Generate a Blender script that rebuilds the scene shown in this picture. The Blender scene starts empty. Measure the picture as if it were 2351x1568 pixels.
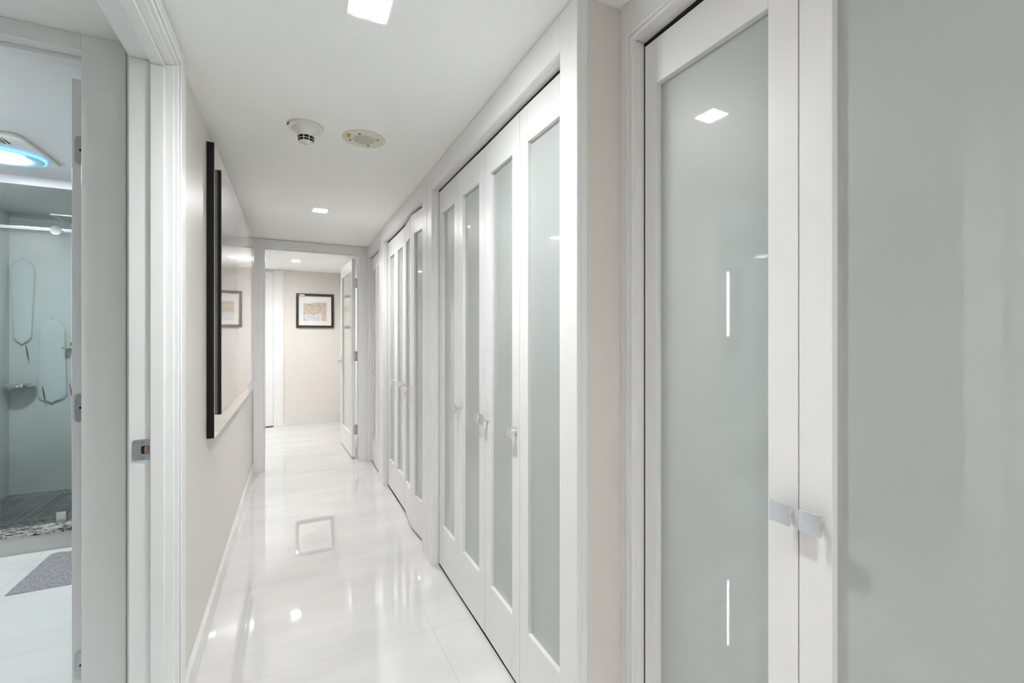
import bpy, bmesh, math, random
from mathutils import Vector, Matrix
random.seed(7)
PI = math.pi
sc = bpy.context.scene
COL = sc.collection

# ---------------------------------------------------------------- camera, world, exposure
YAW = math.atan(503.5 / 1045.0)
EYE = 1.244
cam_d = bpy.data.cameras.new('camera'); cam = bpy.data.objects.new('camera', cam_d); COL.objects.link(cam)
cam.location = (0, 0, EYE); cam.rotation_euler = (PI / 2, 0, -YAW)
cam_d.sensor_width = 36; cam_d.lens = 1045 * 36 / 2351; cam_d.shift_y = -9 / 2351
cam_d.clip_start = .02; cam_d.clip_end = 60
sc.camera = cam
w = bpy.data.worlds.new('world'); sc.world = w; w.use_nodes = True
w.node_tree.nodes['Background'].inputs[0].default_value = (.8, .85, .9, 1)
w.node_tree.nodes['Background'].inputs[1].default_value = .3
sc.view_settings.view_transform = 'Standard'; sc.view_settings.look = 'None'
sc.view_settings.exposure = 2.54; sc.view_settings.gamma = 1; sc.view_settings.use_curve_mapping = False
sc.cycles.caustics_reflective = False; sc.cycles.caustics_refractive = False; sc.cycles.blur_glossy = 0; sc.cycles.use_adaptive_sampling = False
LAMP = 170.0         # radiance of the square hallway downlights

# ---------------------------------------------------------------- dimensions (metres)
CEIL = 2.16                       # hallway ceiling
XL = -.333                        # left wall face
XR = .695                         # right wall face
JOG = 1.014                       # where the right wall steps back
XN = .840                         # near right wall face
D1A, D1B = .769, 1.7125           # bathroom doorway in the left wall
FAR = 4.80                        # wall with the far doorway
BACK = 7.18                       # end wall

# ---------------------------------------------------------------- materials
def srgb(r, g, b):
    f = lambda c: (c / 255 / 12.92) if c <= 10 else ((c / 255 + .055) / 1.055) ** 2.4
    return (f(r), f(g), f(b), 1)
def mat(name, col, rough=.5, metal=0, coat=0, coat_r=.03, emit=None, es=0, spec=.5, trans=0, ior=1.5,
        noise=None, bump=0, bscale=200, alpha=1):
    m = bpy.data.materials.new(name); m.use_nodes = True
    nt = m.node_tree; b = nt.nodes['Principled BSDF']
    b.inputs['Base Color'].default_value = col; b.inputs['Roughness'].default_value = rough
    b.inputs['Metallic'].default_value = metal; b.inputs['Coat Weight'].default_value = coat
    b.inputs['Coat Roughness'].default_value = coat_r; b.inputs['Specular IOR Level'].default_value = spec
    b.inputs['Transmission Weight'].default_value = trans; b.inputs['IOR'].default_value = ior
    if emit: b.inputs['Emission Color'].default_value = emit; b.inputs['Emission Strength'].default_value = es
    tc = nt.nodes.new('ShaderNodeTexCoord')
    if noise:
        sc_, amt, c2 = noise
        n = nt.nodes.new('ShaderNodeTexNoise'); n.inputs['Scale'].default_value = sc_; n.inputs['Detail'].default_value = 5
        nt.links.new(tc.outputs['Object'], n.inputs['Vector'])
        r = nt.nodes.new('ShaderNodeValToRGB'); r.color_ramp.elements[0].position = .35; r.color_ramp.elements[1].position = .7
        r.color_ramp.elements[0].color = col; r.color_ramp.elements[1].color = [col[i] * (1 - amt) + c2[i] * amt for i in range(3)] + [1]
        nt.links.new(n.outputs['Fac'], r.inputs[0]); nt.links.new(r.outputs[0], b.inputs['Base Color'])
    if bump:
        n2 = nt.nodes.new('ShaderNodeTexNoise'); n2.inputs['Scale'].default_value = bscale; n2.inputs['Detail'].default_value = 3
        nt.links.new(tc.outputs['Object'], n2.inputs['Vector'])
        bp = nt.nodes.new('ShaderNodeBump'); bp.inputs['Strength'].default_value = bump; bp.inputs['Distance'].default_value = .002
        nt.links.new(n2.outputs['Fac'], bp.inputs['Height']); nt.links.new(bp.outputs[0], b.inputs['Normal'])
    return m
WHITE = mat('white_paint', srgb(236, 236, 235), .35, noise=(3, .25, srgb(234, 234, 233)))
CEILM = mat('ceiling_paint', srgb(250, 250, 248), .75, bump=.08, bscale=150, noise=(2, .3, srgb(248, 248, 246)))
BEIGE = mat('beige_paint', srgb(226, 220, 214), .42, bump=.06, bscale=120, noise=(2, .4, srgb(223, 217, 211)))
BATHW = mat('bath_wall_paint', srgb(226, 228, 228), .5, bump=.05, noise=(2, .3, srgb(220, 223, 224)))
CHROME = mat('chrome', (.86, .86, .87, 1), .12, 1, noise=(30, .2, (.78, .78, .80, 1)))
STEEL = mat('brushed_steel', (.52, .53, .54, 1), .28, 1, noise=(50, .3, (.35, .35, .36, 1)))
ZINC = mat('zinc_plate', (.62, .66, .69, 1), .3, 1, noise=(60, .4, (.45, .5, .52, 1)))
PANE = mat('frosted_pane', srgb(176, 182, 180), .45, coat=1, coat_r=.02, noise=(1.5, .2, srgb(172, 178, 177)))
PANEL2 = mat('white_frosted_pane', srgb(214, 216, 210), .4, coat=1, coat_r=.02, noise=(1.5, .2, srgb(210, 212, 206)))
for m_ in (PANE, PANEL2): m_.node_tree.nodes['Principled BSDF'].inputs['Coat IOR'].default_value = 1.8
BLACK = mat('black_lacquer', (.004, .004, .004, 1), .55, spec=.25, noise=(20, .3, (.008, .008, .008, 1)))
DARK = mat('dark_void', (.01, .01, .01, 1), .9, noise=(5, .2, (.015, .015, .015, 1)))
BRONZE = mat('dark_bronze_frame', srgb(52, 47, 42), .3, coat=.4, noise=(12, .5, srgb(38, 34, 30)))
CREAM = mat('cream_frame', srgb(206, 200, 184), .12, coat=1, noise=(14, .6, srgb(196, 190, 172)))
ACRYL = mat('mauve_gloss', srgb(150, 142, 138), .3, coat=1, coat_r=.015, spec=.8, bump=.12, bscale=6, noise=(4, .2, srgb(158, 150, 147)))
ACRYL.node_tree.nodes['Principled BSDF'].inputs['Coat IOR'].default_value = 1.9
MATB = mat('mat_board', srgb(235, 234, 231), .7, noise=(40, .2, srgb(230, 229, 226)))
SCREW = mat('dark_screw', (.03, .03, .03, 1), .4, .8, noise=(50, .3, (.06, .06, .06, 1)))
PLAST = mat('ivory_plastic', srgb(222, 218, 202), .4, noise=(6, .3, srgb(216, 212, 196)))
PLASTG = mat('white_plastic', srgb(224, 225, 216), .4, noise=(6, .3, srgb(216, 217, 208)))
LEDM = mat('downlight_diffuser', (1, 1, 1, 1), .5, emit=(.975, .99, 1, 1), es=LAMP)
_n = LEDM.node_tree; _b = _n.nodes['Principled BSDF']          # lensed diffuser: most of its light goes straight down
_g = _n.nodes.new('ShaderNodeNewGeometry'); _d = _n.nodes.new('ShaderNodeVectorMath'); _d.operation = 'DOT_PRODUCT'
_n.links.new(_g.outputs['Normal'], _d.inputs[0]); _n.links.new(_g.outputs['Incoming'], _d.inputs[1])
_p = _n.nodes.new('ShaderNodeMath'); _p.operation = 'POWER'; _p.inputs[1].default_value = 1.5; _n.links.new(_d.outputs['Value'], _p.inputs[0])
_m = _n.nodes.new('ShaderNodeMath'); _m.operation = 'MULTIPLY_ADD'; _m.inputs[1].default_value = LAMP * .84; _m.inputs[2].default_value = LAMP * .14
_n.links.new(_p.outputs[0], _m.inputs[0]); _n.links.new(_m.outputs[0], _b.inputs['Emission Strength'])
BRASS = mat('brass_yellow', srgb(205, 170, 50), .3, .6, noise=(30, .3, srgb(160, 130, 40)))
CORE = mat('raw_wood_hole', srgb(150, 128, 110), .8, noise=(30, .5, srgb(110, 90, 76)))

def marble(name, base, vein, rough, tile=None, grout=None, off=(0, 0)):
    m = mat(name, base, rough)
    nt = m.node_tree; b = nt.nodes['Principled BSDF']; tc = nt.nodes['Texture Coordinate']
    mp = nt.nodes.new('ShaderNodeMapping'); mp.inputs['Rotation'].default_value = (0, 0, .5); mp.inputs['Scale'].default_value = (1.2, 3.5, 1)
    nt.links.new(tc.outputs['Object'], mp.inputs[0])
    n = nt.nodes.new('ShaderNodeTexNoise'); n.inputs['Scale'].default_value = 1.3; n.inputs['Detail'].default_value = 9; n.inputs['Distortion'].default_value = .8
    nt.links.new(mp.outputs[0], n.inputs['Vector'])
    r = nt.nodes.new('ShaderNodeValToRGB'); r.color_ramp.elements[0].position = .35; r.color_ramp.elements[1].position = .72
    r.color_ramp.elements[0].color = vein; r.color_ramp.elements[1].color = base
    nt.links.new(n.outputs['Fac'], r.inputs[0])
    if tile:
        mp2 = nt.nodes.new('ShaderNodeMapping'); mp2.inputs['Location'].default_value = (-off[0], -off[1], 0)
        nt.links.new(tc.outputs['Object'], mp2.inputs[0])
        bk = nt.nodes.new('ShaderNodeTexBrick'); bk.offset = 0; bk.squash = 1
        bk.inputs['Scale'].default_value = 1; bk.inputs['Brick Width'].default_value = tile[0]; bk.inputs['Row Height'].default_value = tile[1]
        bk.inputs['Mortar Size'].default_value = tile[2]; bk.inputs['Mortar Smooth'].default_value = .2
        bk.inputs['Mortar'].default_value = grout
        nt.links.new(mp2.outputs[0], bk.inputs['Vector'])
        nt.links.new(r.outputs[0], bk.inputs['Color1']); nt.links.new(r.outputs[0], bk.inputs['Color2'])
        nt.links.new(bk.outputs['Color'], b.inputs['Base Color'])
    else:
        nt.links.new(r.outputs[0], b.inputs['Base Color'])
    return m
FLOORM = marble('polished_marble', srgb(226, 225, 223), srgb(215, 214, 212), .03, (.92, .95, .0012), srgb(200, 195, 189), (.54, 1.90))
FLOORM.node_tree.nodes['Principled BSDF'].inputs['Coat Weight'].default_value = 1
FLOORM.node_tree.nodes['Principled BSDF'].inputs['Coat Roughness'].default_value = .008
FLOORM.node_tree.nodes['Principled BSDF'].inputs['Coat IOR'].default_value = 1.75
BASEM = marble('marble_base', srgb(228, 227, 225), srgb(214, 213, 212), .08)
BFLOOR = marble('bath_floor_tile', srgb(232, 232, 231), srgb(222, 224, 224), .25, (.6, .6, .0015), srgb(205, 205, 203), (-1.3, 2.45))
CURB = marble('curb_tile', srgb(205, 205, 200), srgb(192, 194, 190), .3)
SHFLOOR = marble('shower_floor_stone', srgb(150, 152, 146), srgb(118, 122, 118), .4, (.1, .2, .002), srgb(190, 194, 188), (0, 0))
SHWALL = marble('shower_wall_stone', srgb(222, 226, 224), srgb(206, 212, 211), .2)

def granite():
    m = mat('speckled_granite', srgb(200, 198, 192), .25); nt = m.node_tree; b = nt.nodes['Principled BSDF']; tc = nt.nodes['Texture Coordinate']
    v = nt.nodes.new('ShaderNodeTexNoise'); v.inputs['Scale'].default_value = 55; v.inputs['Detail'].default_value = 6; v.inputs['Distortion'].default_value = 1.5
    mp = nt.nodes.new('ShaderNodeMapping'); mp.inputs['Scale'].default_value = (.5, 1, 1.6)
    nt.links.new(tc.outputs['Object'], mp.inputs[0]); nt.links.new(mp.outputs[0], v.inputs['Vector'])
    r = nt.nodes.new('ShaderNodeValToRGB'); e = r.color_ramp.elements
    e[0].position = .42; e[0].color = srgb(30, 30, 34); e[1].position = .55; e[1].color = srgb(196, 194, 188)
    nt.links.new(v.outputs['Fac'], r.inputs[0]); nt.links.new(r.outputs[0], b.inputs['Base Color']); return m
GRAN = granite()
def glass(name, col, rough=0):
    m = bpy.data.materials.new(name); m.use_nodes = True; nt = m.node_tree; nt.nodes.clear()
    o = nt.nodes.new('ShaderNodeOutputMaterial'); t = nt.nodes.new('ShaderNodeBsdfTransparent'); g = nt.nodes.new('ShaderNodeBsdfGlossy')
    n = nt.nodes.new('ShaderNodeTexNoise'); n.inputs['Scale'].default_value = 2
    r = nt.nodes.new('ShaderNodeValToRGB'); r.color_ramp.elements[0].color = col; r.color_ramp.elements[1].color = [c * .97 for c in col[:3]] + [1]
    nt.links.new(n.outputs['Fac'], r.inputs[0]); nt.links.new(r.outputs[0], t.inputs[0])
    g.inputs['Roughness'].default_value = .03
    f = nt.nodes.new('ShaderNodeFresnel'); f.inputs[0].default_value = 1.45; mx = nt.nodes.new('ShaderNodeMixShader')
    nt.links.new(f.outputs[0], mx.inputs[0]); nt.links.new(t.outputs[0], mx.inputs[1]); nt.links.new(g.outputs[0], mx.inputs[2])
    nt.links.new(mx.outputs[0], o.inputs[0]); return m
GLASS = glass('shower_glass', (.93, .968, .960, 1))
EDGEG = mat('glass_edge', srgb(150, 180, 178), .15, coat=1, noise=(3, .2, srgb(140, 172, 172)))
def mosaic():
    m = mat('textured_wall_tile', srgb(205, 210, 210), .22, coat=.5); nt = m.node_tree; b = nt.nodes['Principled BSDF']; tc = nt.nodes['Texture Coordinate']
    v = nt.nodes.new('ShaderNodeTexVoronoi'); v.inputs['Scale'].default_value = 28
    nt.links.new(tc.outputs['Object'], v.inputs['Vector'])
    bp = nt.nodes.new('ShaderNodeBump'); bp.inputs['Strength'].default_value = .7; bp.inputs['Distance'].default_value = .01
    nt.links.new(v.outputs['Distance'], bp.inputs['Height']); nt.links.new(bp.outputs[0], b.inputs['Normal']); return m
MOSAIC = mosaic()

# ---------------------------------------------------------------- mesh helpers
def box(bm, x0, x1, y0, y1, z0, z1, mi=0):
    x0, x1 = min(x0, x1), max(x0, x1); y0, y1 = min(y0, y1), max(y0, y1); z0, z1 = min(z0, z1), max(z0, z1)
    v = [bm.verts.new(p) for p in ((x0,y0,z0),(x1,y0,z0),(x1,y1,z0),(x0,y1,z0),(x0,y0,z1),(x1,y0,z1),(x1,y1,z1),(x0,y1,z1))]
    for f in ((0,3,2,1),(4,5,6,7),(0,1,5,4),(1,2,6,5),(2,3,7,6),(3,0,4,7)):
        bm.faces.new([v[i] for i in f]).material_index = mi
def prism(bm, pts, axis, a, b, mi=0):
    """extrude a 2-D outline along axis ('x','y','z') from a to b"""
    def P(p, t): return {'x': (t, p[0], p[1]), 'y': (p[0], t, p[1]), 'z': (p[0], p[1], t)}[axis]
    A = [bm.verts.new(P(p, a)) for p in pts]; B = [bm.verts.new(P(p, b)) for p in pts]; n = len(pts)
    fs = [bm.faces.new(A), bm.faces.new(B[::-1])] + [bm.faces.new((A[i], B[i], B[(i+1) % n], A[(i+1) % n])) for i in range(n)]
    for f in fs: f.material_index = mi
def lathe(bm, prof, n=48, c=(0, 0, 0), mi=0, axis='z', cap=True):
    rings = []
    for r, z in prof:
        ring = []
        for k in range(n):
            a = 2 * PI * k / n; p = (r * math.cos(a), r * math.sin(a), z)
            if axis == 'x': p = (p[2], p[0], p[1])
            if axis == 'y': p = (p[0], p[2], p[1])
            ring.append(bm.verts.new((p[0]+c[0], p[1]+c[1], p[2]+c[2])))
        rings.append(ring)
    for a, b in zip(rings, rings[1:]):
        for k in range(n):
            bm.faces.new((a[k], a[(k+1) % n], b[(k+1) % n], b[k])).material_index = mi
    for ring in (rings[0], rings[-1]) if cap else ():
        try: bm.faces.new(ring).material_index = mi
        except ValueError: pass
def tube(bm, pts, r, n=8, mi=0):
    rings = []
    for i, p in enumerate(pts):
        p = Vector(p); d = (Vector(pts[min(i+1, len(pts)-1)]) - Vector(pts[max(i-1, 0)])).normalized()
        u = d.orthogonal().normalized() if i == 0 else (u - d * u.dot(d)).normalized(); v = d.cross(u)
        rr = r[i] if isinstance(r, (list, tuple)) else r
        rings.append([bm.verts.new(p + (u * math.cos(2*PI*k/n) + v * math.sin(2*PI*k/n)) * rr) for k in range(n)])
    for a, b in zip(rings, rings[1:]):
        for k in range(n): bm.faces.new((a[k], a[(k+1) % n], b[(k+1) % n], b[k])).material_index = mi
    bm.faces.new(rings[0]); bm.faces.new(rings[-1])
def rounded(w_, h_, r, n=5, cx=0, cy=0):
    pts = []
    for sx, sy, a0 in ((1, 1, 0), (-1, 1, PI/2), (-1, -1, PI), (1, -1, 3*PI/2)):
        for k in range(n + 1):
            a = a0 + PI / 2 * k / n
            pts.append((cx + sx * (w_/2 - r) + r * math.cos(a), cy + sy * (h_/2 - r) + r * math.sin(a)))
    return pts
def obj(name, bm, mats, parent=None, loc=None, rz=0, bevel=0, smooth=False, seg=2):
    bmesh.ops.recalc_face_normals(bm, faces=bm.faces)
    me = bpy.data.meshes.new(name); bm.to_mesh(me); bm.free()
    for m in (mats if isinstance(mats, (list, tuple)) else [mats]): me.materials.append(m)
    o = bpy.data.objects.new(name, me); COL.objects.link(o)
    if parent: o.parent = parent
    if loc: o.location = loc
    o.rotation_euler = (0, 0, rz)
    if smooth:
        for p in me.polygons: p.use_smooth = True
        me.set_sharp_from_angle(angle=math.radians(40))
    if bevel:
        b = o.modifiers.new('bevel', 'BEVEL'); b.width = bevel; b.segments = seg; b.limit_method = 'ANGLE'; b.angle_limit = math.radians(50)
    return o
def tag(o, label, cat, group=None):
    o['label'] = label; o['category'] = cat; o['kind'] = 'thing'
    if group: o['group'] = group
    return o
def thing(name, label, cat, loc=(0, 0, 0), rz=0, group=None):
    o = bpy.data.objects.new(name, None); COL.objects.link(o); o.location = loc; o.rotation_euler = (0, 0, rz)
    o.empty_display_size = .1
    return tag(o, label, cat, group)
def struct(name, bm, m, bevel=0, parent=None):
    o = obj(name, bm, m, parent, bevel=bevel)
    if not parent: o['kind'] = 'structure'
    return o
def B(): return bmesh.new()
def copy_tree(o, parent=None):
    c = o.copy(); COL.objects.link(c)
    if parent: c.parent = parent
    for ch in list(o.children): copy_tree(ch, c)
    return c

# ================================================================ SHELL
BX0, BX1 = -2.50, -.448          # bathroom x range
BY1 = 4.87
BCEIL = 2.27
b = B(); box(b, XL, 2.2, -2.6, 7.5, -.1, 0); box(b, -1.6, XL, 4.875, 7.5, -.1, 0); struct('floor', b, FLOORM)
b = B(); box(b, -2.7, XL, -.4, 3.62, -.1, 0); struct('floor_bathroom', b, BFLOOR)
b = B(); box(b, -1.98, BX1, 3.80, BY1, -.1, .02); struct('floor_shower', b, SHFLOOR)
b = B(); box(b, -2.7, 2.2, -2.6, 1.92, CEIL, CEIL + .1); box(b, BX1, 2.2, 1.92, FAR + .12, CEIL, CEIL + .1); struct('ceiling', b, CEILM)
b = B(); box(b, -1.6, 2.2, FAR + .12, 7.5, 2.195, 2.30); struct('ceiling_far', b, CEILM)
b = B(); box(b, -2.7, BX1, 1.92, BY1 + .05, BCEIL, BCEIL + .1)
box(b, -2.6, BX1, 3.95, BY1, 2.215, BCEIL); struct('ceiling_bathroom', b, BATHW)

# left wall of the hallway with the bathroom doorway
HD = 2.08
b = B()
box(b, XL, BX1, -2.6, D1A - .02, 0, CEIL); box(b, XL, BX1, D1B + .02, FAR + .12, 0, CEIL); box(b, XL, BX1, D1A - .02, D1B + .02, HD + .02, CEIL)
struct('wall_left', b, BEIGE)
# door frame 1: jamb with stop, casing
def doorway_x(x0, x1, ya, yb, hd, jt, stop, cas, casw_a, casw_b, face, cas_t, name, top_to):
    """doorway in a wall parallel to Y: jamb lining between x0..x1, casing on the face side"""
    b = B()
    box(b, x0, x1, ya - jt, ya, 0, hd); box(b, x0, x1, yb, yb + jt, 0, hd); box(b, x0, x1, ya - jt, yb + jt, hd, hd + jt)
    if stop:
        s0, s1 = stop
        box(b, s0, s1, ya, ya + .011, 0, hd - .011); box(b, s0, s1, yb - .011, yb, 0, hd - .011); box(b, s0, s1, ya, yb, hd - .011, hd)
    f0, f1 = (face, face + cas_t)
    for a, c in ((ya - casw_a, ya - .004), (yb + .004, yb + casw_b)):
        box(b, f0, f1, a, c, 0, top_to)
    box(b, f0, f1, ya - .004, yb + .004, hd + .004, top_to)
    return struct(name, b, WHITE, bevel=.0025)
doorway_x(BX1 + .008, XL + .004, D1A, D1B, HD, .02, (-.386, -.351), True, .10, .108, XL, .015, 'trim_1', CEIL - .002)
# inner bead of that casing
b = B(); box(b, XL + .015, XL + .020, D1B + .02, D1B + .034, 0, HD + .02); box(b, XL + .015, XL + .020, D1A - .034, D1A - .02, 0, HD + .02)
box(b, XL + .015, XL + .020, D1A - .034, D1B + .034, HD + .02, HD + .034)
struct('trim_2', b, WHITE, bevel=.002)

# wall between vestibule and bath with second doorway (Y = 1.80)
W2 = 1.815; O2A, O2B = -1.335, -.575; H2 = 2.11
b = B()
box(b, O2B + .0, -.470, W2, 1.92, 0, CEIL); box(b, BX0, O2A, W2, 1.92, 0, CEIL); box(b, O2A, O2B, W2, 1.92, H2 + .01, CEIL)
box(b, -.470, BX1, 1.90, 1.92, 0, CEIL); box(b, BX0, BX1, 1.90, 1.92, CEIL, BCEIL)
struct('wall_bathroom_front', b, BATHW)
b = B()
box(b, O2B, -.468, 1.800, W2, 0, CEIL); box(b, O2A - .10, O2A, 1.800, W2, 0, CEIL); box(b, O2A, O2B, 1.800, W2, H2, CEIL)
box(b, O2B - .002, O2B + .01, W2, 1.925, 0, H2); box(b, O2A - .01, O2A + .002, W2, 1.925, 0, H2); box(b, O2A, O2B, W2, 1.925, H2, H2 + .012)
box(b, O2A, O2B, 1.845, 1.88, H2 - .014, H2)
struct('trim_3', b, WHITE, bevel=.002)
# bathroom walls
b = B(); box(b, BX0 - .1, BX0, -.4, BY1, 0, BCEIL); struct('wall_bathroom_left', b, MOSAIC)
b = B(); box(b, BX0, BX1, -.4, -.3, 0, CEIL); struct('wall_bathroom_near', b, BATHW)
b = B(); box(b, BX0, BX1, BY1, BY1 + .1, 0, BCEIL); box(b, BX0, -1.98, 3.62, BY1, 0, 2.215)
box(b, BX1 - .012, BX1 - .001, 3.8, BY1, 0, 2.215); struct('wall_shower', b, SHWALL)
b = B(); box(b, BX1 - .012, BX1 - .001, 1.93, 3.62, 0, BCEIL); struct('wall_bathroom_right', b, BATHW)

# right wall with closets B, C, D and the near closet A
BO = (1.10, 2.42); CO = (2.615, 3.90); DO = (4.11, 4.755); AO = (.10, .966)
OH = 2.05
def wall_with_openings(xf, xb, y0, y1, ops, top, m, name):
    b = B(); y = y0
    for a, c in ops:
        box(b, xf, xb, y, a - .006, 0, top); box(b, xf, xb, a - .006, c + .006, OH + .006, top); y = c + .006
    box(b, xf, xb, y, y1, 0, top)
    return struct(name, b, m)
wall_with_openings(XR, XR + .10, JOG + .001, FAR + .12, (BO, CO, DO), CEIL, WHITE, 'wall_right')
wall_with_openings(XN, XN + .10, -2.6, JOG, (AO,), CEIL, WHITE, 'wall_right_near')
# beige return between the two wall planes, with its plaster corner bead
b = B(); box(b, .712, XN + .10, JOG - .0, JOG + .075, 0, CEIL); struct('wall_return', b, BEIGE)
b = B(); box(b, XR - .001, .712, JOG - .003, JOG + .05, 0, CEIL); struct('trim_4', b, WHITE, bevel=.002)
# closet shells; liners, floor and head strip blackened to paint shade into door gaps
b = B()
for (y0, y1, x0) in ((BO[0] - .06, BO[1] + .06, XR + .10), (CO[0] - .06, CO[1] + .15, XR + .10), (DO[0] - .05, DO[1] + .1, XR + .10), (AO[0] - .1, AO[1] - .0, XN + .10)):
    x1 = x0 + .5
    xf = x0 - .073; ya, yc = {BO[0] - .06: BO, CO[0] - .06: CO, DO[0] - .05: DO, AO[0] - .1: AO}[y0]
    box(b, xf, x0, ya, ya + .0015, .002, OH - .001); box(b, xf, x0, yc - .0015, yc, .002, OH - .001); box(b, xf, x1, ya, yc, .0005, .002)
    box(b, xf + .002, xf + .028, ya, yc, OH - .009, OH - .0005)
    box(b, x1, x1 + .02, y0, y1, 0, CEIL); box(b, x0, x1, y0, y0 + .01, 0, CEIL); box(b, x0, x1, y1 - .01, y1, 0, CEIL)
struct('wall_closet_shade', b, DARK)
# casings round the closets: flat board that runs to the ceiling, plus the return of the jamb
def closet_trim(face, wall, door_x, o, wa, wb, name, dep=.10, bead=False):
    b = B(); a, c = o
    box(b, face, wall, a - wa, a, 0, CEIL - .001); box(b, face, wall, c, c + wb, 0, CEIL - .001); box(b, face, wall, a, c, OH, CEIL - .001)
    # raised outer bead
    if bead: box(b, face - .004, face, a - .022, a - .012, 0, OH + .012); box(b, face - .004, face, c + .012, c + .022, 0, OH + .012); box(b, face - .004, face, a - .022, c + .022, OH + .012, OH + .022)
    # jamb lining
    box(b, wall, wall + dep, a - .012, a + .0, 0, OH); box(b, wall, wall + dep, c, c + .012, 0, OH); box(b, wall, wall + dep, a, c, OH - .0, OH + .012)
    return struct(name, b, WHITE, bevel=.0015)
closet_trim(.680, XR, .72, BO, BO[0] - JOG, .092, 'trim_5')
closet_trim(.680, XR, .72, CO, .098, .105, 'trim_6')
closet_trim(.680, XR, .72, DO, .10, .030, 'trim_7')
closet_trim(.825, XN, .865, AO, .10, JOG - AO[1], 'trim_8', bead=True)

# far wall with doorway (Y = FAR)
FX0, FX1 = -.243, .600
b = B(); box(b, XL, FX0 - .015, FAR, FAR + .12, 0, CEIL); box(b, FX1 + .015, XR, FAR, FAR + .12, 0, CEIL); box(b, FX0 - .015, FX1 + .015, FAR, FAR + .12, 2.095, CEIL)
box(b, -1.6, XL, FAR + .02, FAR + .12, 0, CEIL)
struct('wall_end', b, WHITE)
b = B()
box(b, FX0 - .085, FX0, FAR - .012, FAR + .13, 0, 2.08); box(b, FX1, XR - .001, FAR - .012, FAR + .13, 0, 2.08); box(b, FX0 - .085, XR - .001, FAR - .012, FAR + .13, 2.08, CEIL - .002)
box(b, FX1 + .045, FX1 + .052, FAR - .016, FAR - .012, 0, 2.12)
box(b, FX0, FX0 + .010, FAR + .03, FAR + .07, 0, 2.07); box(b, FX0, FX1, FAR + .03, FAR + .07, 2.069, 2.08)
struct('trim_9', b, WHITE, bevel=.002)
# far room
b = B(); box(b, -1.6, 1.4, BACK, BACK + .1, 0, 2.2); struct('wall_back', b, BEIGE)
b = B(); box(b, -1.6, -1.5, FAR + .12, BACK, 0, 2.2); struct('wall_far_left', b, BEIGE)
b = B(); box(b, .72, .80, FAR + .12, BACK, 0, 2.2); struct('wall_far_right', b, BEIGE)
b = B(); box(b, -.243, -.115, BACK - .018, BACK, 0, 2.19); box(b, -.225, -.135, BACK - .022, BACK - .018, 0, 2.17); struct('trim_10', b, WHITE, bevel=.002)
# walls behind the camera
b = B(); box(b, XL, 2.2, -2.7, -2.6, 0, CEIL); struct('wall_behind', b, BEIGE)

# baseboards
def base(x0, x1, y0, y1, h, name):
    b = B(); box(b, x0, x1, y0, y1, 0, h); struct(name, b, BASEM, bevel=.0015)
base(XL, XL + .016, D1B + .109, FAR - .013, .095, 'baseboard_left')
b = B(); box(b, XL + .016, XL + .0165, D1B + .109, FAR - .013, 0, .0)
b.free()
base(-.114, .72, BACK - .014, BACK, .125, 'baseboard_back')
base(BX0, -1.98, 3.60, 3.619, .0901, 'baseboard_bathroom')

# ================================================================ DOORS
def leaf_mesh(b, wd, h, st, top, bot, t=.035, x0=0.0, y0=0.0, z0=0.0):
    box(b, x0, x0 + st, y0, y0 + t, z0, z0 + h); box(b, x0 + wd - st, x0 + wd, y0, y0 + t, z0, z0 + h)
    box(b, x0 + st, x0 + wd - st, y0, y0 + t, z0 + h - top, z0 + h); box(b, x0 + st, x0 + wd - st, y0, y0 + t, z0, z0 + bot)
def panel(parent, wd, h, st, top, bot, rec=.014, t=.035):
    """one door leaf: frame mesh with a frosted pane as its child; local x = width, front face at y=0"""
    b = B(); leaf_mesh(b, wd, h, st, top, bot, t)
    fr = obj('door_panel', b, WHITE, parent, bevel=.0012)
    b = B(); box(b, st - .004, wd - st + .004, rec, rec + .006, bot - .004, h - top + .004)
    obj('glass_pane', b, PANE, fr)
    return fr
def knob(parent, x, z, s=.040):
    b = B(); prism(b, rounded(s, s, .0015, 2, x, z), 'y', -.030, -.0265)
    lathe(b, [(.0085, 0.0), (.0085, .003), (.0065, .006), (.0065, .0225), (.0085, .0268)], 20, (x, -.027, z), axis='y')
    k = obj('knob', b, CHROME, parent, bevel=.0006)
    return k
DH = 2.022; DZ = .014
def bifold(y_far, y_mid, y_near, x0, xm, label, group, kn):
    """pair of hinged leaves; kn = list of (leaf index, distance of the knob from the leaf's far edge)"""
    root = thing('bifold_door', label, 'closet door', (x0, y_far, DZ), 0, group)
    for i, (ya, xa, yb, xb) in enumerate(((y_far, x0, y_mid, xm), (y_mid, xm, y_near, x0))):
        wd = math.hypot(ya - yb, xb - xa) - .003
        ang = math.atan2(yb - ya, xb - xa)
        p = panel(root, wd, DH, .060, .128, .225)
        p.location = (xa - x0, ya - y_far - .0015, 0); p.rotation_euler = (0, 0, ang)
        for li, d in kn:
            if li == i: knob(p, d, .896)
    return root
G = 'white bifold closet doors with frosted panes along the right wall'
s = .3275
bifold(BO[1] - .008, BO[1] - .006 - s, 1.757, .72, .718, 'white bifold closet door in the nearer four-panel closet, half farther from the camera', G, [(1, .030), (1, .30)])
bifold(1.755, 1.4275, BO[0] + .004, .72, .717, 'white bifold closet door in the nearer four-panel closet, half next to the beige wall corner', G, [(0, .030), (0, .298)])
bifold(CO[1] - .010, 3.575, 3.262, .72, .722, 'white bifold closet door of the middle closet, its far half that hangs flush', G, [(0, .29), (1, .286)])
bifold(3.258, 2.945, CO[0] + .006, .72, .692, 'white bifold closet door of the middle closet, near half folded slightly out into the hallway', G, [(0, .030), (0, .285)])
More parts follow.
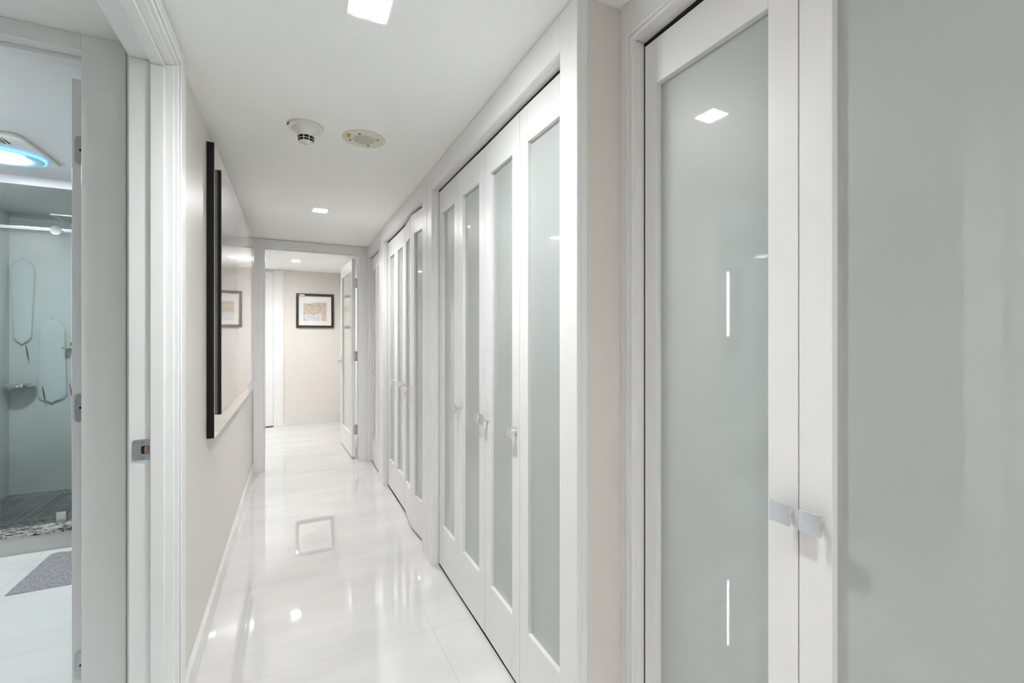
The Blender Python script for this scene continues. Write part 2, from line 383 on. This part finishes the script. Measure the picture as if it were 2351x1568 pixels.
bifold(DO[1] - .008, 4.432, DO[0] + .004, .72, .712, 'narrow bifold closet door at the far end of the hallway beside the far door frame', G, [(0, .285)])
def near_door(y0, y1, knob_x, label, group, dx=0, skew=0, st_l=.060):
    root = thing('closet_door', label, 'closet door', (.865 + dx, y0, DZ), -PI/2 + skew, group)
    wd = y0 - y1
    b = B(); sl = st_l; box(b, 0, sl, 0, .035, 0, DH); box(b, wd - .060, wd, 0, .035, 0, DH)
    box(b, sl, wd - .060, 0, .035, DH - .120, DH); box(b, sl, wd - .060, 0, .035, 0, .225); obj('door_frame', b, WHITE, root, bevel=.0012)
    b = B(); box(b, sl - .004, wd - .056, .016, .022, .221, DH - .116); obj('glass_pane', b, PANE, root)
    knob(root, knob_x, .893)
    return root
near_door(.9605, .549, .394, 'large white closet door nearest the camera showing its whole frosted pane and top gap', 'large closet doors beside the beige wall corner', 0, .021, .043)
near_door(.547, .129, .038, 'white closet door cut off by the right edge of the photo', 'large closet doors beside the beige wall corner', .0088, -.010)

# hinge: two leaves with screws; local origin on the pin
def hinge_leaf(parent, name='hinge', h=.100, w_=.030, t=.0025, loc=(0, 0, 0), rz=0, screws=((.6, .5),), m=STEEL):
    b = B()
    pts = []
    r = .012
    for k in range(7): a = PI / 2 * k / 6; pts.append((-w_ + r - r * math.sin(a), h / 2 - r + r * math.cos(a)))
    for k in range(7): a = PI / 2 * k / 6; pts.append((-w_ + r - r * math.cos(a), -h / 2 + r - r * math.sin(a)))
    pts = [(0, h / 2)] + pts + [(0, -h / 2)]
    prism(b, pts, 'y', -t, 0)
    o = obj(name, b, m, parent, loc, rz, bevel=.0004)
    b = B()
    for fx, fz in screws: lathe(b, [(.004, .0), (.004, .0006), (.0022, .0008), (.0022, .0002)], 14, (-w_ * fx, -t - .0008, (fz - .5) * h), axis='y')
    obj('screw', b, SCREW, o)
    return o

# far glass door, opened into the far room
d3 = bpy.data.objects.new('door_1', None); COL.objects.link(d3); d3['kind'] = 'structure'
hx, hy = .583, FAR + .135
ang = math.atan2(.885, -.040)
d3.location = (hx, hy, .012); d3.rotation_euler = (0, 0, ang)
b = B(); leaf_mesh(b, .80, 2.045, .105, .125, .22, .035); obj('door_frame', b, WHITE, d3, bevel=.0015)
for yy in (.010,):
    b = B(); box(b, .100, .70, yy, yy + .008, .215, 1.925); obj('glass_pane', b, PANEL2, d3)
b = B(); prism(b, rounded(.05, .05, .002, 2, .745, .96), 'y', -.006, 0); lathe(b, [(.009, 0), (.009, .05)], 16, (.745, -.05, .96), axis='y')
box(b, .735, .755, -.056, -.044, .95, .97); box(b, .630, .755, -.056, -.046, .953, .967)
prism(b, rounded(.05, .05, .002, 2, .745, .96), 'y', .035, .041); lathe(b, [(.009, 0), (.009, .05)], 16, (.745, .035, .96), axis='y'); box(b, .630, .755, .076, .086, .953, .967)
obj('door_handle', b, CHROME, d3, bevel=.001)
for z in (1.795, 1.04, .285):
    hb = B()
    # leaf on the door's hinge edge (faces the hallway) and leaf on the jamb
    prism(hb, rounded(.030, .10, .007, 4, .0, z), 'y', -.0025, 0)
    lathe(hb, [(.0065, -.05), (.0065, .05)], 14, (.0185, -.004, z))
    prism(hb, rounded(.014, .10, .002, 2, .029, z), 'y', -.0025, 0)
    for dz in (-.035, 0, .035): lathe(hb, [(.004, 0), (.004, .0012)], 10, (-.004 + .006 * (dz == 0), -.0037, z + dz), axis='y')
    h = obj('hinge', hb, STEEL, None, bevel=.0004)
    h.parent = d3; h.matrix_parent_inverse = Matrix.Identity(4)
    h.matrix_basis = Matrix.Rotation(-ang, 4, 'Z') @ Matrix.Translation((-.002, -.002, 0))

# white slab door in the end wall
d2 = bpy.data.objects.new('door_2', None); COL.objects.link(d2); d2['kind'] = 'structure'; d2.location = (-.245, BACK - .012, .012)
b = B(); box(b, -.76, 0, -.004, .01, 0, 2.14); obj('door_slab', b, WHITE, d2, bevel=.002)
b = B()
for x0, x1, z0, z1 in ((-.66, -.10, 1.1, 2.02), (-.66, -.10, .18, .98)):
    for q in ((x0, x0+.012, z0, z1), (x1-.012, x1, z0, z1), (x0, x1, z0, z0+.012), (x0, x1, z1-.012, z1)): box(b, q[0], q[1], -.010, -.004, q[2], q[3])
obj('panel_moulding', b, WHITE, d2, bevel=.002)
b = B(); box(b, -.76, -.001, -.002, .01, -.012, -.0005); obj('threshold_gap', b, DARK, d2)
b = B(); box(b, -1.09, -1.006, BACK - .018, BACK, 0, 2.19); struct('trim_11', b, WHITE, bevel=.002)

# shower-room door, opened away from the camera, hinge edge facing us
d1 = bpy.data.objects.new('door_3', None); COL.objects.link(d1); d1['kind'] = 'structure'; d1.location = (-.606, 1.935, .012)
b = B(); box(b, -.035, 0, 0, .74, 0, 2.068); obj('door_slab', b, WHITE, d1, bevel=.002)
for z in (1.838, 1.005, .172):
    hinge_leaf(d1, loc=(-.001, -.0005, z), w_=.026, h=.092, screws=((.42, .5),))
b = B(); lathe(b, [(.03, 0), (.03, .006), (.011, .010), (.011, .05)], 24, (-.085, .67, .98), axis='x')
b2 = [v for v in b.verts];  box(b, -.095, -.083, .56, .685, .972, .988)
obj('door_handle', b, CHROME, d1, bevel=.001)

# strike plate in the bathroom door jamb
sp = thing('strike_plate', 'zinc latch strike plate with two screws let into the white bathroom door jamb', 'strike plate', (-.408, D1B - .0005, .907))
b = B()
pts = rounded(.045, .062, .006, 5)
A = prism(b, [(p[0], p[1]) for p in pts], 'y', -.0022, .0004)
obj('plate', b, ZINC, sp, bevel=.0005)
b = B(); prism(b, rounded(.020, .024, .004, 3, .009, 0), 'y', -.0028, -.0021); obj('latch_hole', b, DARK, sp)
b = B(); prism(b, rounded(.0115, .022, .003, 3, .0132, 0), 'y', -.0033, -.0027); obj('latch_lip', b, CORE, sp)
for z in (.0225, -.0225):
    b = B(); lathe(b, [(.0052, 0), (.0052, .0006), (.0042, .0012), (.0015, .0012), (.0012, .0004)], 18, (.003, -.0034, z), axis='y'); obj('screw', b, STEEL, sp)

# ================================================================ CEILING FITTINGS
DIML = LEDM.copy(); DIML.name = 'dim_fill_diffuser'  # weaker emitter for the added fill lamps
for n_ in DIML.node_tree.nodes:
    if n_.type == 'MATH' and n_.operation == 'MULTIPLY_ADD': n_.inputs[1].default_value *= .4; n_.inputs[2].default_value *= .4
def downlight(x, y, z, label, grp='square recessed downlights', m=LEDM):
    r = thing('downlight', label, 'ceiling light', (x, y, z), 0, grp)
    b = B(); s0, s1 = .055, .0438
    for q in ((-s0, s0, -s0, -s1), (-s0, s0, s1, s0), (-s0, -s1, -s1, s1), (s1, s0, -s1, s1)): box(b, q[0], q[1], q[2], q[3], -.003, -.0005)
    obj('trim_ring', b, WHITE, r)
    b = B(); prism(b, rounded(.087, .087, .008, 4), 'z', -.0036, -.0008); obj('diffuser', b, m, r)
    return r
downlight(.192, 1.305, CEIL, 'large square downlight at the top edge of the photo, nearest in the hallway ceiling')
downlight(.180, 3.55, CEIL, 'small square downlight in the hallway ceiling before the far doorway')
downlight(.037, 6.25, 2.195, 'smallest square downlight in the far room ceiling seen through the doorway')
downlight(.35, -.75, CEIL, 'added square fill light in the hallway ceiling behind the camera')  # unseen lamp added to fill the near hallway
downlight(-2.0, .15, CEIL, 'added dim fill light in the bathroom entry ceiling left of the camera', m=DIML)  # added out of view to lift the casing of the second doorway
downlight(.35, -1.9, CEIL, 'added dim fill light at the near end of the hallway ceiling, well behind the camera', m=DIML)  # another unseen source, added to brighten the beige return
downlight(-2.0, 2.15, BCEIL, 'added dim fill light above the toilet in the bathroom ceiling', m=DIML)  # unseen extra, added to light the toilet corner
downlight(-.85, 6.25, 2.195, 'added fill light out of view in the left part of the far room')  # hidden by the end wall, added to brighten the far room

# smoke detector
sd = thing('smoke_detector', 'white cone-shaped smoke detector with black vents on the hallway ceiling', 'smoke detector', (.052, 2.165, CEIL), .2)
b = B(); lathe(b, [(.082, 0), (.083, -.006), (.080, -.012), (.064, -.014)], 56); obj('base_plate', b, PLASTG, sd, smooth=True)
b = B(); lathe(b, [(.063, -.0135), (.060, -.019), (.050, -.026), (.041, -.037), (.037, -.046), (.0365, -.050), (.032, -.072), (.024, -.078), (.0, -.080)], 56); obj('housing', b, PLASTG, sd, smooth=True)
for row, (r0, r1, z0, z1) in enumerate(((.0366, .0350, -.049, -.058), (.0344, .0327, -.061, -.069))):
    b = B()
    for k in range(9):
        a0 = 2 * PI * k / 9 + .06; a1 = a0 + 2 * PI / 9 - .12; n = 6; vs = []
        for q in range(n + 1):
            a = a0 + (a1 - a0) * q / n
            vs.append([b.verts.new(((r0 + d) * math.cos(a), (r0 + d) * math.sin(a), z0)) if zz == 0 else b.verts.new(((r1 + d) * math.cos(a), (r1 + d) * math.sin(a), z1)) for zz in (0, 1) for d in (.0012, -.004)])
        for p, q in zip(vs, vs[1:]):
            b.faces.new((p[0], q[0], q[2], p[2])); b.faces.new((p[0], p[1], q[1], q[0])); b.faces.new((p[2], q[2], q[3], p[3]))
        b.faces.new((vs[0][0], vs[0][2], vs[0][3], vs[0][1])); b.faces.new((vs[-1][0], vs[-1][1], vs[-1][3], vs[-1][2]))
    obj('vent_row', b, BLACK, sd)
b = B(); prism(b, rounded(.020, .004, .001, 2, 0, 0), 'z', -.0812, -.0795); obj('indicator', b, STEEL, sd)
b = B(); box(b, -.084, -.078, -.012, .010, -.012, -.004); obj('side_slot', b, SCREW, sd)

sd.scale = (.88, .88, .98)
# ceiling speaker
sp = thing('ceiling_speaker', 'round ivory alarm speaker plate with slotted grille beside the smoke detector', 'ceiling speaker', (.296, 2.185, CEIL), .35)
b = B(); lathe(b, [(.100, 0), (.1005, -.002), (.099, -.0045), (.052, -.0055), (.0, -.0055)], 64); obj('plate', b, PLAST, sp, smooth=True)
b = B()
for k in range(9):
    y = -.046 + k * .0115; hw = math.sqrt(max(.0, .052 ** 2 - y * y)); n = 8
    if hw > .012: box(b, -hw, hw, y - .0012, y + .0012, -.0062, -.0052)
obj('grille_slots', b, mat('grille_shadow_grey', srgb(176, 172, 156), .6, noise=(30, .3, srgb(168, 164, 148))), sp)
b = B()
for r in (.0525, .044, .035, .026, .017):
    lathe(b, [(r, -.0054), (r, -.0066), (r - .0014, -.0066), (r - .0014, -.0054)], 48, cap=False)
obj('grille_rings', b, PLAST, sp)
for k in range(4):
    a = PI / 4 + k * PI / 2
    b = B(); lathe(b, [(.0045, 0), (.0045, -.002), (.003, -.003)], 16, (.066 * math.cos(a), .066 * math.sin(a), -.005)); obj('screw', b, SCREW, sp)
b = B(); lathe(b, [(.008, 0), (.008, -.004), (.005, -.010), (.002, -.012)], 20, (-.078, -.002, -.005)); obj('strobe_nut', b, BRASS, sp)

sp.scale = (.95, .95, 1)
# ================================================================ PICTURES
# big framed panel on the left wall
bp = thing('framed_artwork', 'huge glossy mauve framed artwork in a cream frame with black sides, left hallway wall', 'framed artwork', (XL, 2.325, .81))
PW, PH, PD = 2.10, 1.275, .030
b = B()
box(b, 0, PD - .002, 0, PW, 0, .02); box(b, 0, PD - .002, 0, PW, PH - .02, PH); box(b, 0, PD - .002, 0, .02, .02, PH - .02); box(b, 0, PD - .002, PW - .02, PW, .02, PH - .02)
obj('frame_side', b, BLACK, bp)
b = B(); fw = .088
box(b, PD - .002, PD, 0, PW, 0, fw); box(b, PD - .002, PD, 0, PW, PH - fw, PH); box(b, PD - .002, PD, 0, fw, fw, PH - fw); box(b, PD - .002, PD, PW - fw, PW, fw, PH - fw)
obj('frame_face', b, CREAM, bp)
b = B(); box(b, .01, PD + .013, fw, PW - fw, fw, PH - fw); obj('inner_panel', b, BLACK, bp, bevel=.002)
b = B(); box(b, PD + .013, PD + .0142, fw + .004, PW - fw - .004, fw + .004, PH - fw - .004); obj('glossy_face', b, ACRYL, bp)

# small framed print at the end of the view
fp = thing('framed_print', 'black-framed beach heart print with white mat on the beige end wall', 'framed picture', (.293, BACK - .001, 1.385))
FW, FH, fwid = .50, .49, .034
b = B()
for q in ((-FW/2, FW/2, 0, fwid), (-FW/2, FW/2, FH - fwid, FH), (-FW/2, -FW/2 + fwid, fwid, FH - fwid), (FW/2 - fwid, FW/2, fwid, FH - fwid)): box(b, q[0], q[1], -.028, 0, q[2], q[3])
obj('frame', b, BRONZE, fp, bevel=.004, seg=3)
b = B(); box(b, -FW/2 + fwid, FW/2 - fwid, -.010, -.002, fwid, FH - fwid); obj('mat_board', b, MATB, fp)
def beach():
    m = mat('beach_print', srgb(206, 186, 166), .6); nt = m.node_tree; bs = nt.nodes['Principled BSDF']; tc = nt.nodes['Texture Coordinate']
    n = nt.nodes.new('ShaderNodeTexNoise'); n.inputs['Scale'].default_value = 14; n.inputs['Detail'].default_value = 8
    nt.links.new(tc.outputs['Object'], n.inputs['Vector'])
    r = nt.nodes.new('ShaderNodeValToRGB'); e = r.color_ramp.elements
    e[0].position = .3; e[0].color = srgb(196, 176, 158); e[1].position = .7; e[1].color = srgb(214, 200, 186)
    nt.links.new(n.outputs['Fac'], r.inputs[0]); nt.links.new(r.outputs[0], bs.inputs['Base Color']); return m
AW, AZ0, AZ1 = .155, .100, .390
b = B(); box(b, -AW, AW, -.0112, -.010, AZ0, AZ1 - .02); art = obj('print', b, beach(), fp)
# printed shapes on the paper (flat ink layers)
b = B()
top = [(-AW, AZ1 - .018), (-AW, AZ1 - .035), (-.11, AZ1 - .045), (-.06, AZ1 - .043), (-.01, AZ1 - .03), (.03, AZ1 - .02), (.05, AZ1 - .018)]
prism(b, top, 'y', -.0118, -.0111)
obj('surf', b, mat('surf_white', srgb(228, 230, 230), .6, noise=(30, .4, srgb(205, 215, 222))), art)
b = B(); wv = [(-.148, .195), (.035, .198), (.04, .15), (.02, .100), (-.10, .100), (-.145, .15)]
prism(b, wv, 'y', -.0118, -.0111); wv2 = [(.045, .195), (.09, .195), (.09, .1), (.045, .1)]; prism(b, wv2, 'y', -.0116, -.0111)
obj('pale_wave', b, mat('pale_blue_ink', srgb(222, 223, 227), .6, noise=(40, .9, srgb(198, 200, 212))), art)
b = B(); hp = []
for k in range(33):
    t = PI * .10 + (2 * PI - PI * .2) * k / 32; x = 16 * math.sin(t) ** 3; z = 13 * math.cos(t) - 5 * math.cos(2*t) - 2 * math.cos(3*t) - math.cos(4*t)
    hp.append((-.02 + x * .0062, -.0118, .268 + z * .0055))
tube(b, hp, .0016, 5)
obj('bead_heart', b, mat('heart_brown', srgb(104, 72, 60), .6, noise=(60, .6, srgb(50, 42, 42))), art)
SINK = mat('sand_ink', srgb(140, 116, 100), .7, noise=(60, .4, srgb(120, 100, 86)))
for row, z in ((0, .285), (1, .250)):
    x = -.055 + row * .012; pts = []
    for k in range(5 if row else 4):
        q = [(x, z), (x, z + .013), (x + .005, z + .006), (x + .010, z + .013), (x + .010, z)]
        if k % 2: q = [(x, z + .012), (x + .009, z + .012), (x, z), (x + .009, z)]
        pts += q; x += .016
    b = B(); tube(b, [(p[0], -.0118, p[1]) for p in pts], .0009, 4)
    obj('sand_writing', b, SINK, art)
for x, z in ((.112, .205), (.125, .19), (-.145, .215), (.115, .33)):
    b = B(); lathe(b, [(.005, 0), (.005, .001)], 10, (x, -.0122, z), axis='y'); obj('pebble', b, SCREW, art)

# ================================================================ BATHROOM
# kerb
cb = thing('shower_curb', 'tiled shower curb with dark speckled granite cap below the shower glass', 'shower curb', (-1.2, 3.58, 0))
b = B(); box(b, -.778, .738, 0, .20, 0, .098); obj('curb_base', b, CURB, cb)
b = B(); box(b, -.778, .738, -.012, .212, .098, .132); obj('granite_cap', b, GRAN, cb, bevel=.004)
# sliding glass door + fixed pane + rail
sg = thing('shower_enclosure', 'frameless glass shower enclosure with chrome rail standing on the granite curb', 'shower enclosure', (-1.6, 3.66, .140))
b = B(); box(b, -.375, .396, -.004, .004, 0, 1.80); g = obj('sliding_glass_panel', b, GLASS, sg)
b = B(); box(b, .3955, .399, -.0045, .0045, 0, 1.80); obj('glass_edge', b, EDGEG, g)
b = B(); lathe(b, [(.027, 0), (.027, .010), (.022, .014)], 32, (.331, -.048, 1.742), axis='y'); lathe(b, [(.008, 0), (.008, .044)], 14, (.331, -.044, 1.742), axis='y')
obj('roller', b, CHROME, g, smooth=True)
b = B(); box(b, .321, .368, -.014, -.0045, -.006, .055); obj('guide_block', b, STEEL, sg, bevel=.002)
b = B(); box(b, .47, 1.135, .036, .044, -.003, 1.80); obj('fixed_glass_panel', b, GLASS, sg)
b = B(); tube(b, [(-.379, -.020, 1.745), (1.139, -.020, 1.745)], .011, 16); obj('rail', b, CHROME, sg)
# linear drain
dr = thing('linear_drain', 'long slotted steel linear drain in the grey stone shower floor', 'drain', (-1.605, 4.42, .02))
b = B(); box(b, -.04, .04, -.36, .36, .0, .004); obj('channel', b, STEEL, dr, bevel=.001)
b = B()
for i in range(15):
    for j, x in enumerate((-.026, -.010, .006, .022)):
        y = -.34 + i * .046 + (j % 2) * .02
        if y < .31: box(b, x, x + .006, y, y + .034, .0038, .0046)
obj('slots', b, DARK, dr)
# rain head
rh = thing('rain_shower_head', 'flat square rain shower head hanging from the shower ceiling', 'shower head', (-1.36, 4.32, 2.085))
b = B(); prism(b, rounded(.28, .28, .01, 3), 'z', 0, .008); obj('plate', b, mat('shower_head_white', srgb(196, 206, 206), .3, noise=(9, .2, srgb(186, 198, 198))), rh, bevel=.001)
b = B()
for i in range(11):
    for j in range(11): lathe(b, [(.0042, 0), (.0042, -.002)], 8, (-.115 + i * .023, -.115 + j * .023, .0005))
nz = obj('nozzles', b, SCREW, rh); nz['kind'] = 'stuff'
b = B(); lathe(b, [(.012, .008), (.012, .132)], 16); obj('drop_pipe', b, CHROME, rh)
# soap dish ring and shelf with bottle
b = B(); lathe(b, [(.075, 0), (.085, .004), (.085, .020), (.080, .020), (.072, .006), (.0, .006)], 40, (-1.885, 4.785, .865))
o = obj('soap_dish', b, CHROME, smooth=True); tag(o, 'round chrome soap dish on the shower back wall at the left edge', 'soap dish')
b = B(); box(b, -1.64, -1.28, 4.77, 4.87, 1.155, 1.170); o = obj('shower_shelf', b, CHROME, bevel=.002); tag(o, 'small chrome shelf on the shower back wall holding the bottle', 'shelf')
bt = thing('shampoo_bottle', 'small clear bottle with green band on the shower shelf', 'bottle', (-1.575, 4.81, 1.170))
b = B(); lathe(b, [(.0, 0), (.024, 0), (.025, .01), (.025, .06), (.012, .078), (.012, .085)], 24); obj('body', b, mat('bottle_white', srgb(225, 230, 228), .2, noise=(9, .2, srgb(215, 222, 220))), bt, smooth=True)
b = B(); lathe(b, [(.0256, .012), (.0256, .035)], 24); obj('label_band', b, mat('green_band', srgb(60, 165, 100), .4, noise=(9, .2, srgb(50, 150, 90))), bt, smooth=True)
b = B(); lathe(b, [(.014, .085), (.014, .115), (.0, .118)], 24); obj('cap', b, CHROME, bt, smooth=True)
# pale bath towels hung on hooks on the shower back wall
TOW = mat('pale_towel', srgb(208, 217, 215), .9, bump=.5, bscale=90, noise=(8, .4, srgb(204, 213, 212)))
def towel(x, ztop, h, w0, w1, label):
    r = thing('hanging_bath_mitt', label, 'bath towel', (x, BY1, ztop), 0, 'pale cloths hanging in the shower')
    b = B(); n, mrow = 24, 26; rows = []
    for j in range(mrow + 1):
        t = j / mrow; ww = w0 + (w1 - w0) * t
        ww *= math.sqrt(max(0, 1 - (1 - min(1, t / .16)) ** 2)) if t < .16 else (1 if t < .9 else math.sqrt(max(0.0, 1 - ((t - .9) / .1) ** 2)) * .92 + .08)
        ring = []
        for k in range(n):
            a = 2 * PI * k / n
            ring.append(b.verts.new((ww / 2 * math.cos(a), -.0135 + .012 * math.sin(a) * (1 if t > .02 else .3), -h * t)))
        rows.append(ring)
    for p, q in zip(rows, rows[1:]):
        for k in range(n): b.faces.new((p[k], p[(k+1) % n], q[(k+1) % n], q[k]))
    b.faces.new(rows[0]); b.faces.new(rows[-1])
    obj('cloth', b, TOW, r, smooth=True)
    b = B(); tube(b, [(0, -.002, .008), (0, -.018, .004), (0, -.020, .014)], .003, 8); obj('hook', b, CHROME, r)
    return r
towel(-1.900, 1.855, .66, .15, .10, 'long pale cloth with rounded top hanging at the far left behind shower glass')
towel(-1.727, 1.39, .66, .15, .18, 'pale bulging cloth hanging low near the free edge of the shower glass')
for i, (x, z, c, l) in enumerate(((-1.858, 1.13, srgb(70, 80, 84), 'dark thin razor hanging left on the shower back wall'), (-1.762, .80, srgb(60, 72, 74), 'dark thin razor hanging low in the middle of the shower wall'), (-1.60, .815, srgb(165, 60, 180), 'purple razor handle hanging right on the shower back wall'))):
    b = B(); tube(b, [(x - .008, BY1 - .052, z + .06), (x, BY1 - .050, z), (x + .008, BY1 - .052, z - .055)], [.002, .005, .0025], 8)
    o = obj('razor', b, mat('razor_plastic_%d' % i, c, .4, noise=(20, .2, c))); tag(o, l, 'razor', 'razors on the shower wall')
# bath rug
def rug():
    b = B(); x0, x1, y0, y1 = -1.248, -.56, 3.03, 3.485; nx, ny = 150, 100; V = []
    for j in range(ny + 1):
        row = []
        for i in range(nx + 1):
            u = i / nx; v = j / ny; x = x0 + (x1 - x0) * u; y = y0 + (y1 - y0) * v
            edge = min(i, nx - i, j, ny - j)
            hgt = .010 + .008 * abs(math.sin(x * 240 + 1.3 * math.sin(y * 60))) * abs(math.sin(y * 150 + x * 45)) + random.uniform(0, .003)
            if edge == 0: hgt = .001
            elif edge < 3: hgt = .009
            row.append(b.verts.new((x, y, hgt)))
        V.append(row)
    for j in range(ny):
        for i in range(nx): b.faces.new((V[j][i], V[j][i+1], V[j+1][i+1], V[j+1][i]))
    o = obj('bath_rug', b, mat('grey_chenille', srgb(176, 176, 178), .95, noise=(160, .9, srgb(120, 120, 124))), smooth=False)
    for p in o.data.polygons: p.use_smooth = True
    tag(o, 'grey chenille bath rug on white tile in front of the shower curb', 'bath rug')
rug()
# fan light
fl = thing('fan_light', 'white ceiling fan light with blue glowing ring in the bathroom', 'bathroom ceiling light', (-1.47, 3.38, BCEIL))
b = B(); prism(b, rounded(.46, .50, .05, 6), 'z', -.018, 0); obj('cover', b, PLASTG, fl, bevel=.006, seg=3)
b = B(); n = 56
def ell(rx, ry, z, c=(0, .10)): return [(c[0] + rx * math.cos(2*PI*k/n), c[1] + ry * math.sin(2*PI*k/n)) for k in range(n)]
prism(b, ell(.205, .155, 0), 'z', -.030, -.018); obj('glow_ring', b, mat('blue_led', (.2, .5, 1, 1), .4, emit=(.08, .36, 1, 1), es=.55), fl)
b = B(); prism(b, ell(.197, .147, 0), 'z', -.033, -.029); obj('lens_plate', b, mat('teal_lens', srgb(150, 190, 205), .25, noise=(6, .2, srgb(140, 182, 198))), fl)
b = B(); prism(b, ell(.115, .088, 0), 'z', -.040, -.032); obj('lamp', b, mat('fan_lamp', (1, 1, 1, 1), .5, emit=(.93, .98, 1, 1), es=36), fl)
b = B()
for k in range(12): box(b, -.08 + k * .02, -.070 + k * .02, -.19, -.11 + .0, -.0195, -.0178)
obj('vent_slots', b, SCREW, fl)
# LED mirror cabinet, toilet
mc = thing('mirror_cabinet', 'mirror cabinet with white glowing edge strip on the textured bathroom wall', 'mirror cabinet', (BX0, 3.345, 1.2))
b = B(); box(b, .001, .12, -.25, .25, 0, .78); obj('cabinet_body', b, STEEL, mc, bevel=.002)
b = B(); box(b, .12, .124, -.245, .245, .005, .775); obj('mirror', b, mat('mirror', (.9, .9, .9, 1), .02, 1), mc)
for y in (-.215, .215):
    b = B(); box(b, .124, .126, y - .012, y + .012, .06, .72); obj('light_strip', b, mat('led_strip', (1, 1, 1, 1), .5, emit=(.9, .96, 1, 1), es=9), mc)
PORC = mat('porcelain', srgb(240, 240, 238), .12, coat=.6, noise=(4, .2, srgb(235, 235, 233)))
to = thing('toilet', 'white toilet seen reflected in the large frosted closet pane', 'toilet', (BX0, 2.72, 0))
def oval(b, cx, rx, ry, prof, n=40, mi=0):
    rings = [[b.verts.new((cx + rx * s_ * math.cos(2*PI*k/n) + dx, ry * s_ * math.sin(2*PI*k/n), z)) for k in range(n)] for s_, dx, z in prof]
    for p, q in zip(rings, rings[1:]):
        for k in range(n): b.faces.new((p[k], p[(k+1) % n], q[(k+1) % n], q[k]))
    b.faces.new(rings[0]); b.faces.new(rings[-1])
b = B(); oval(b, .44, .25, .18, [(.55, -.08, 0), (.55, -.08, .08), (.6, -.06, .2), (.85, -.02, .32), (1, 0, .385)]); obj('bowl', b, PORC, to, smooth=True)
b = B(); oval(b, .45, .25, .185, [(1, 0, .385), (1.01, 0, .395), (1.01, 0, .405), (.98, 0, .412)]); obj('seat', b, PORC, to, smooth=True)
b = B(); oval(b, .45, .25, .185, [(.99, 0, .413), (1, 0, .420), (.98, 0, .432), (.9, 0, .438)]); obj('lid', b, PORC, to, smooth=True)
b = B(); box(b, .0015, .19, -.20, .20, .38, .76); obj('tank', b, PORC, to, bevel=.02, seg=3)
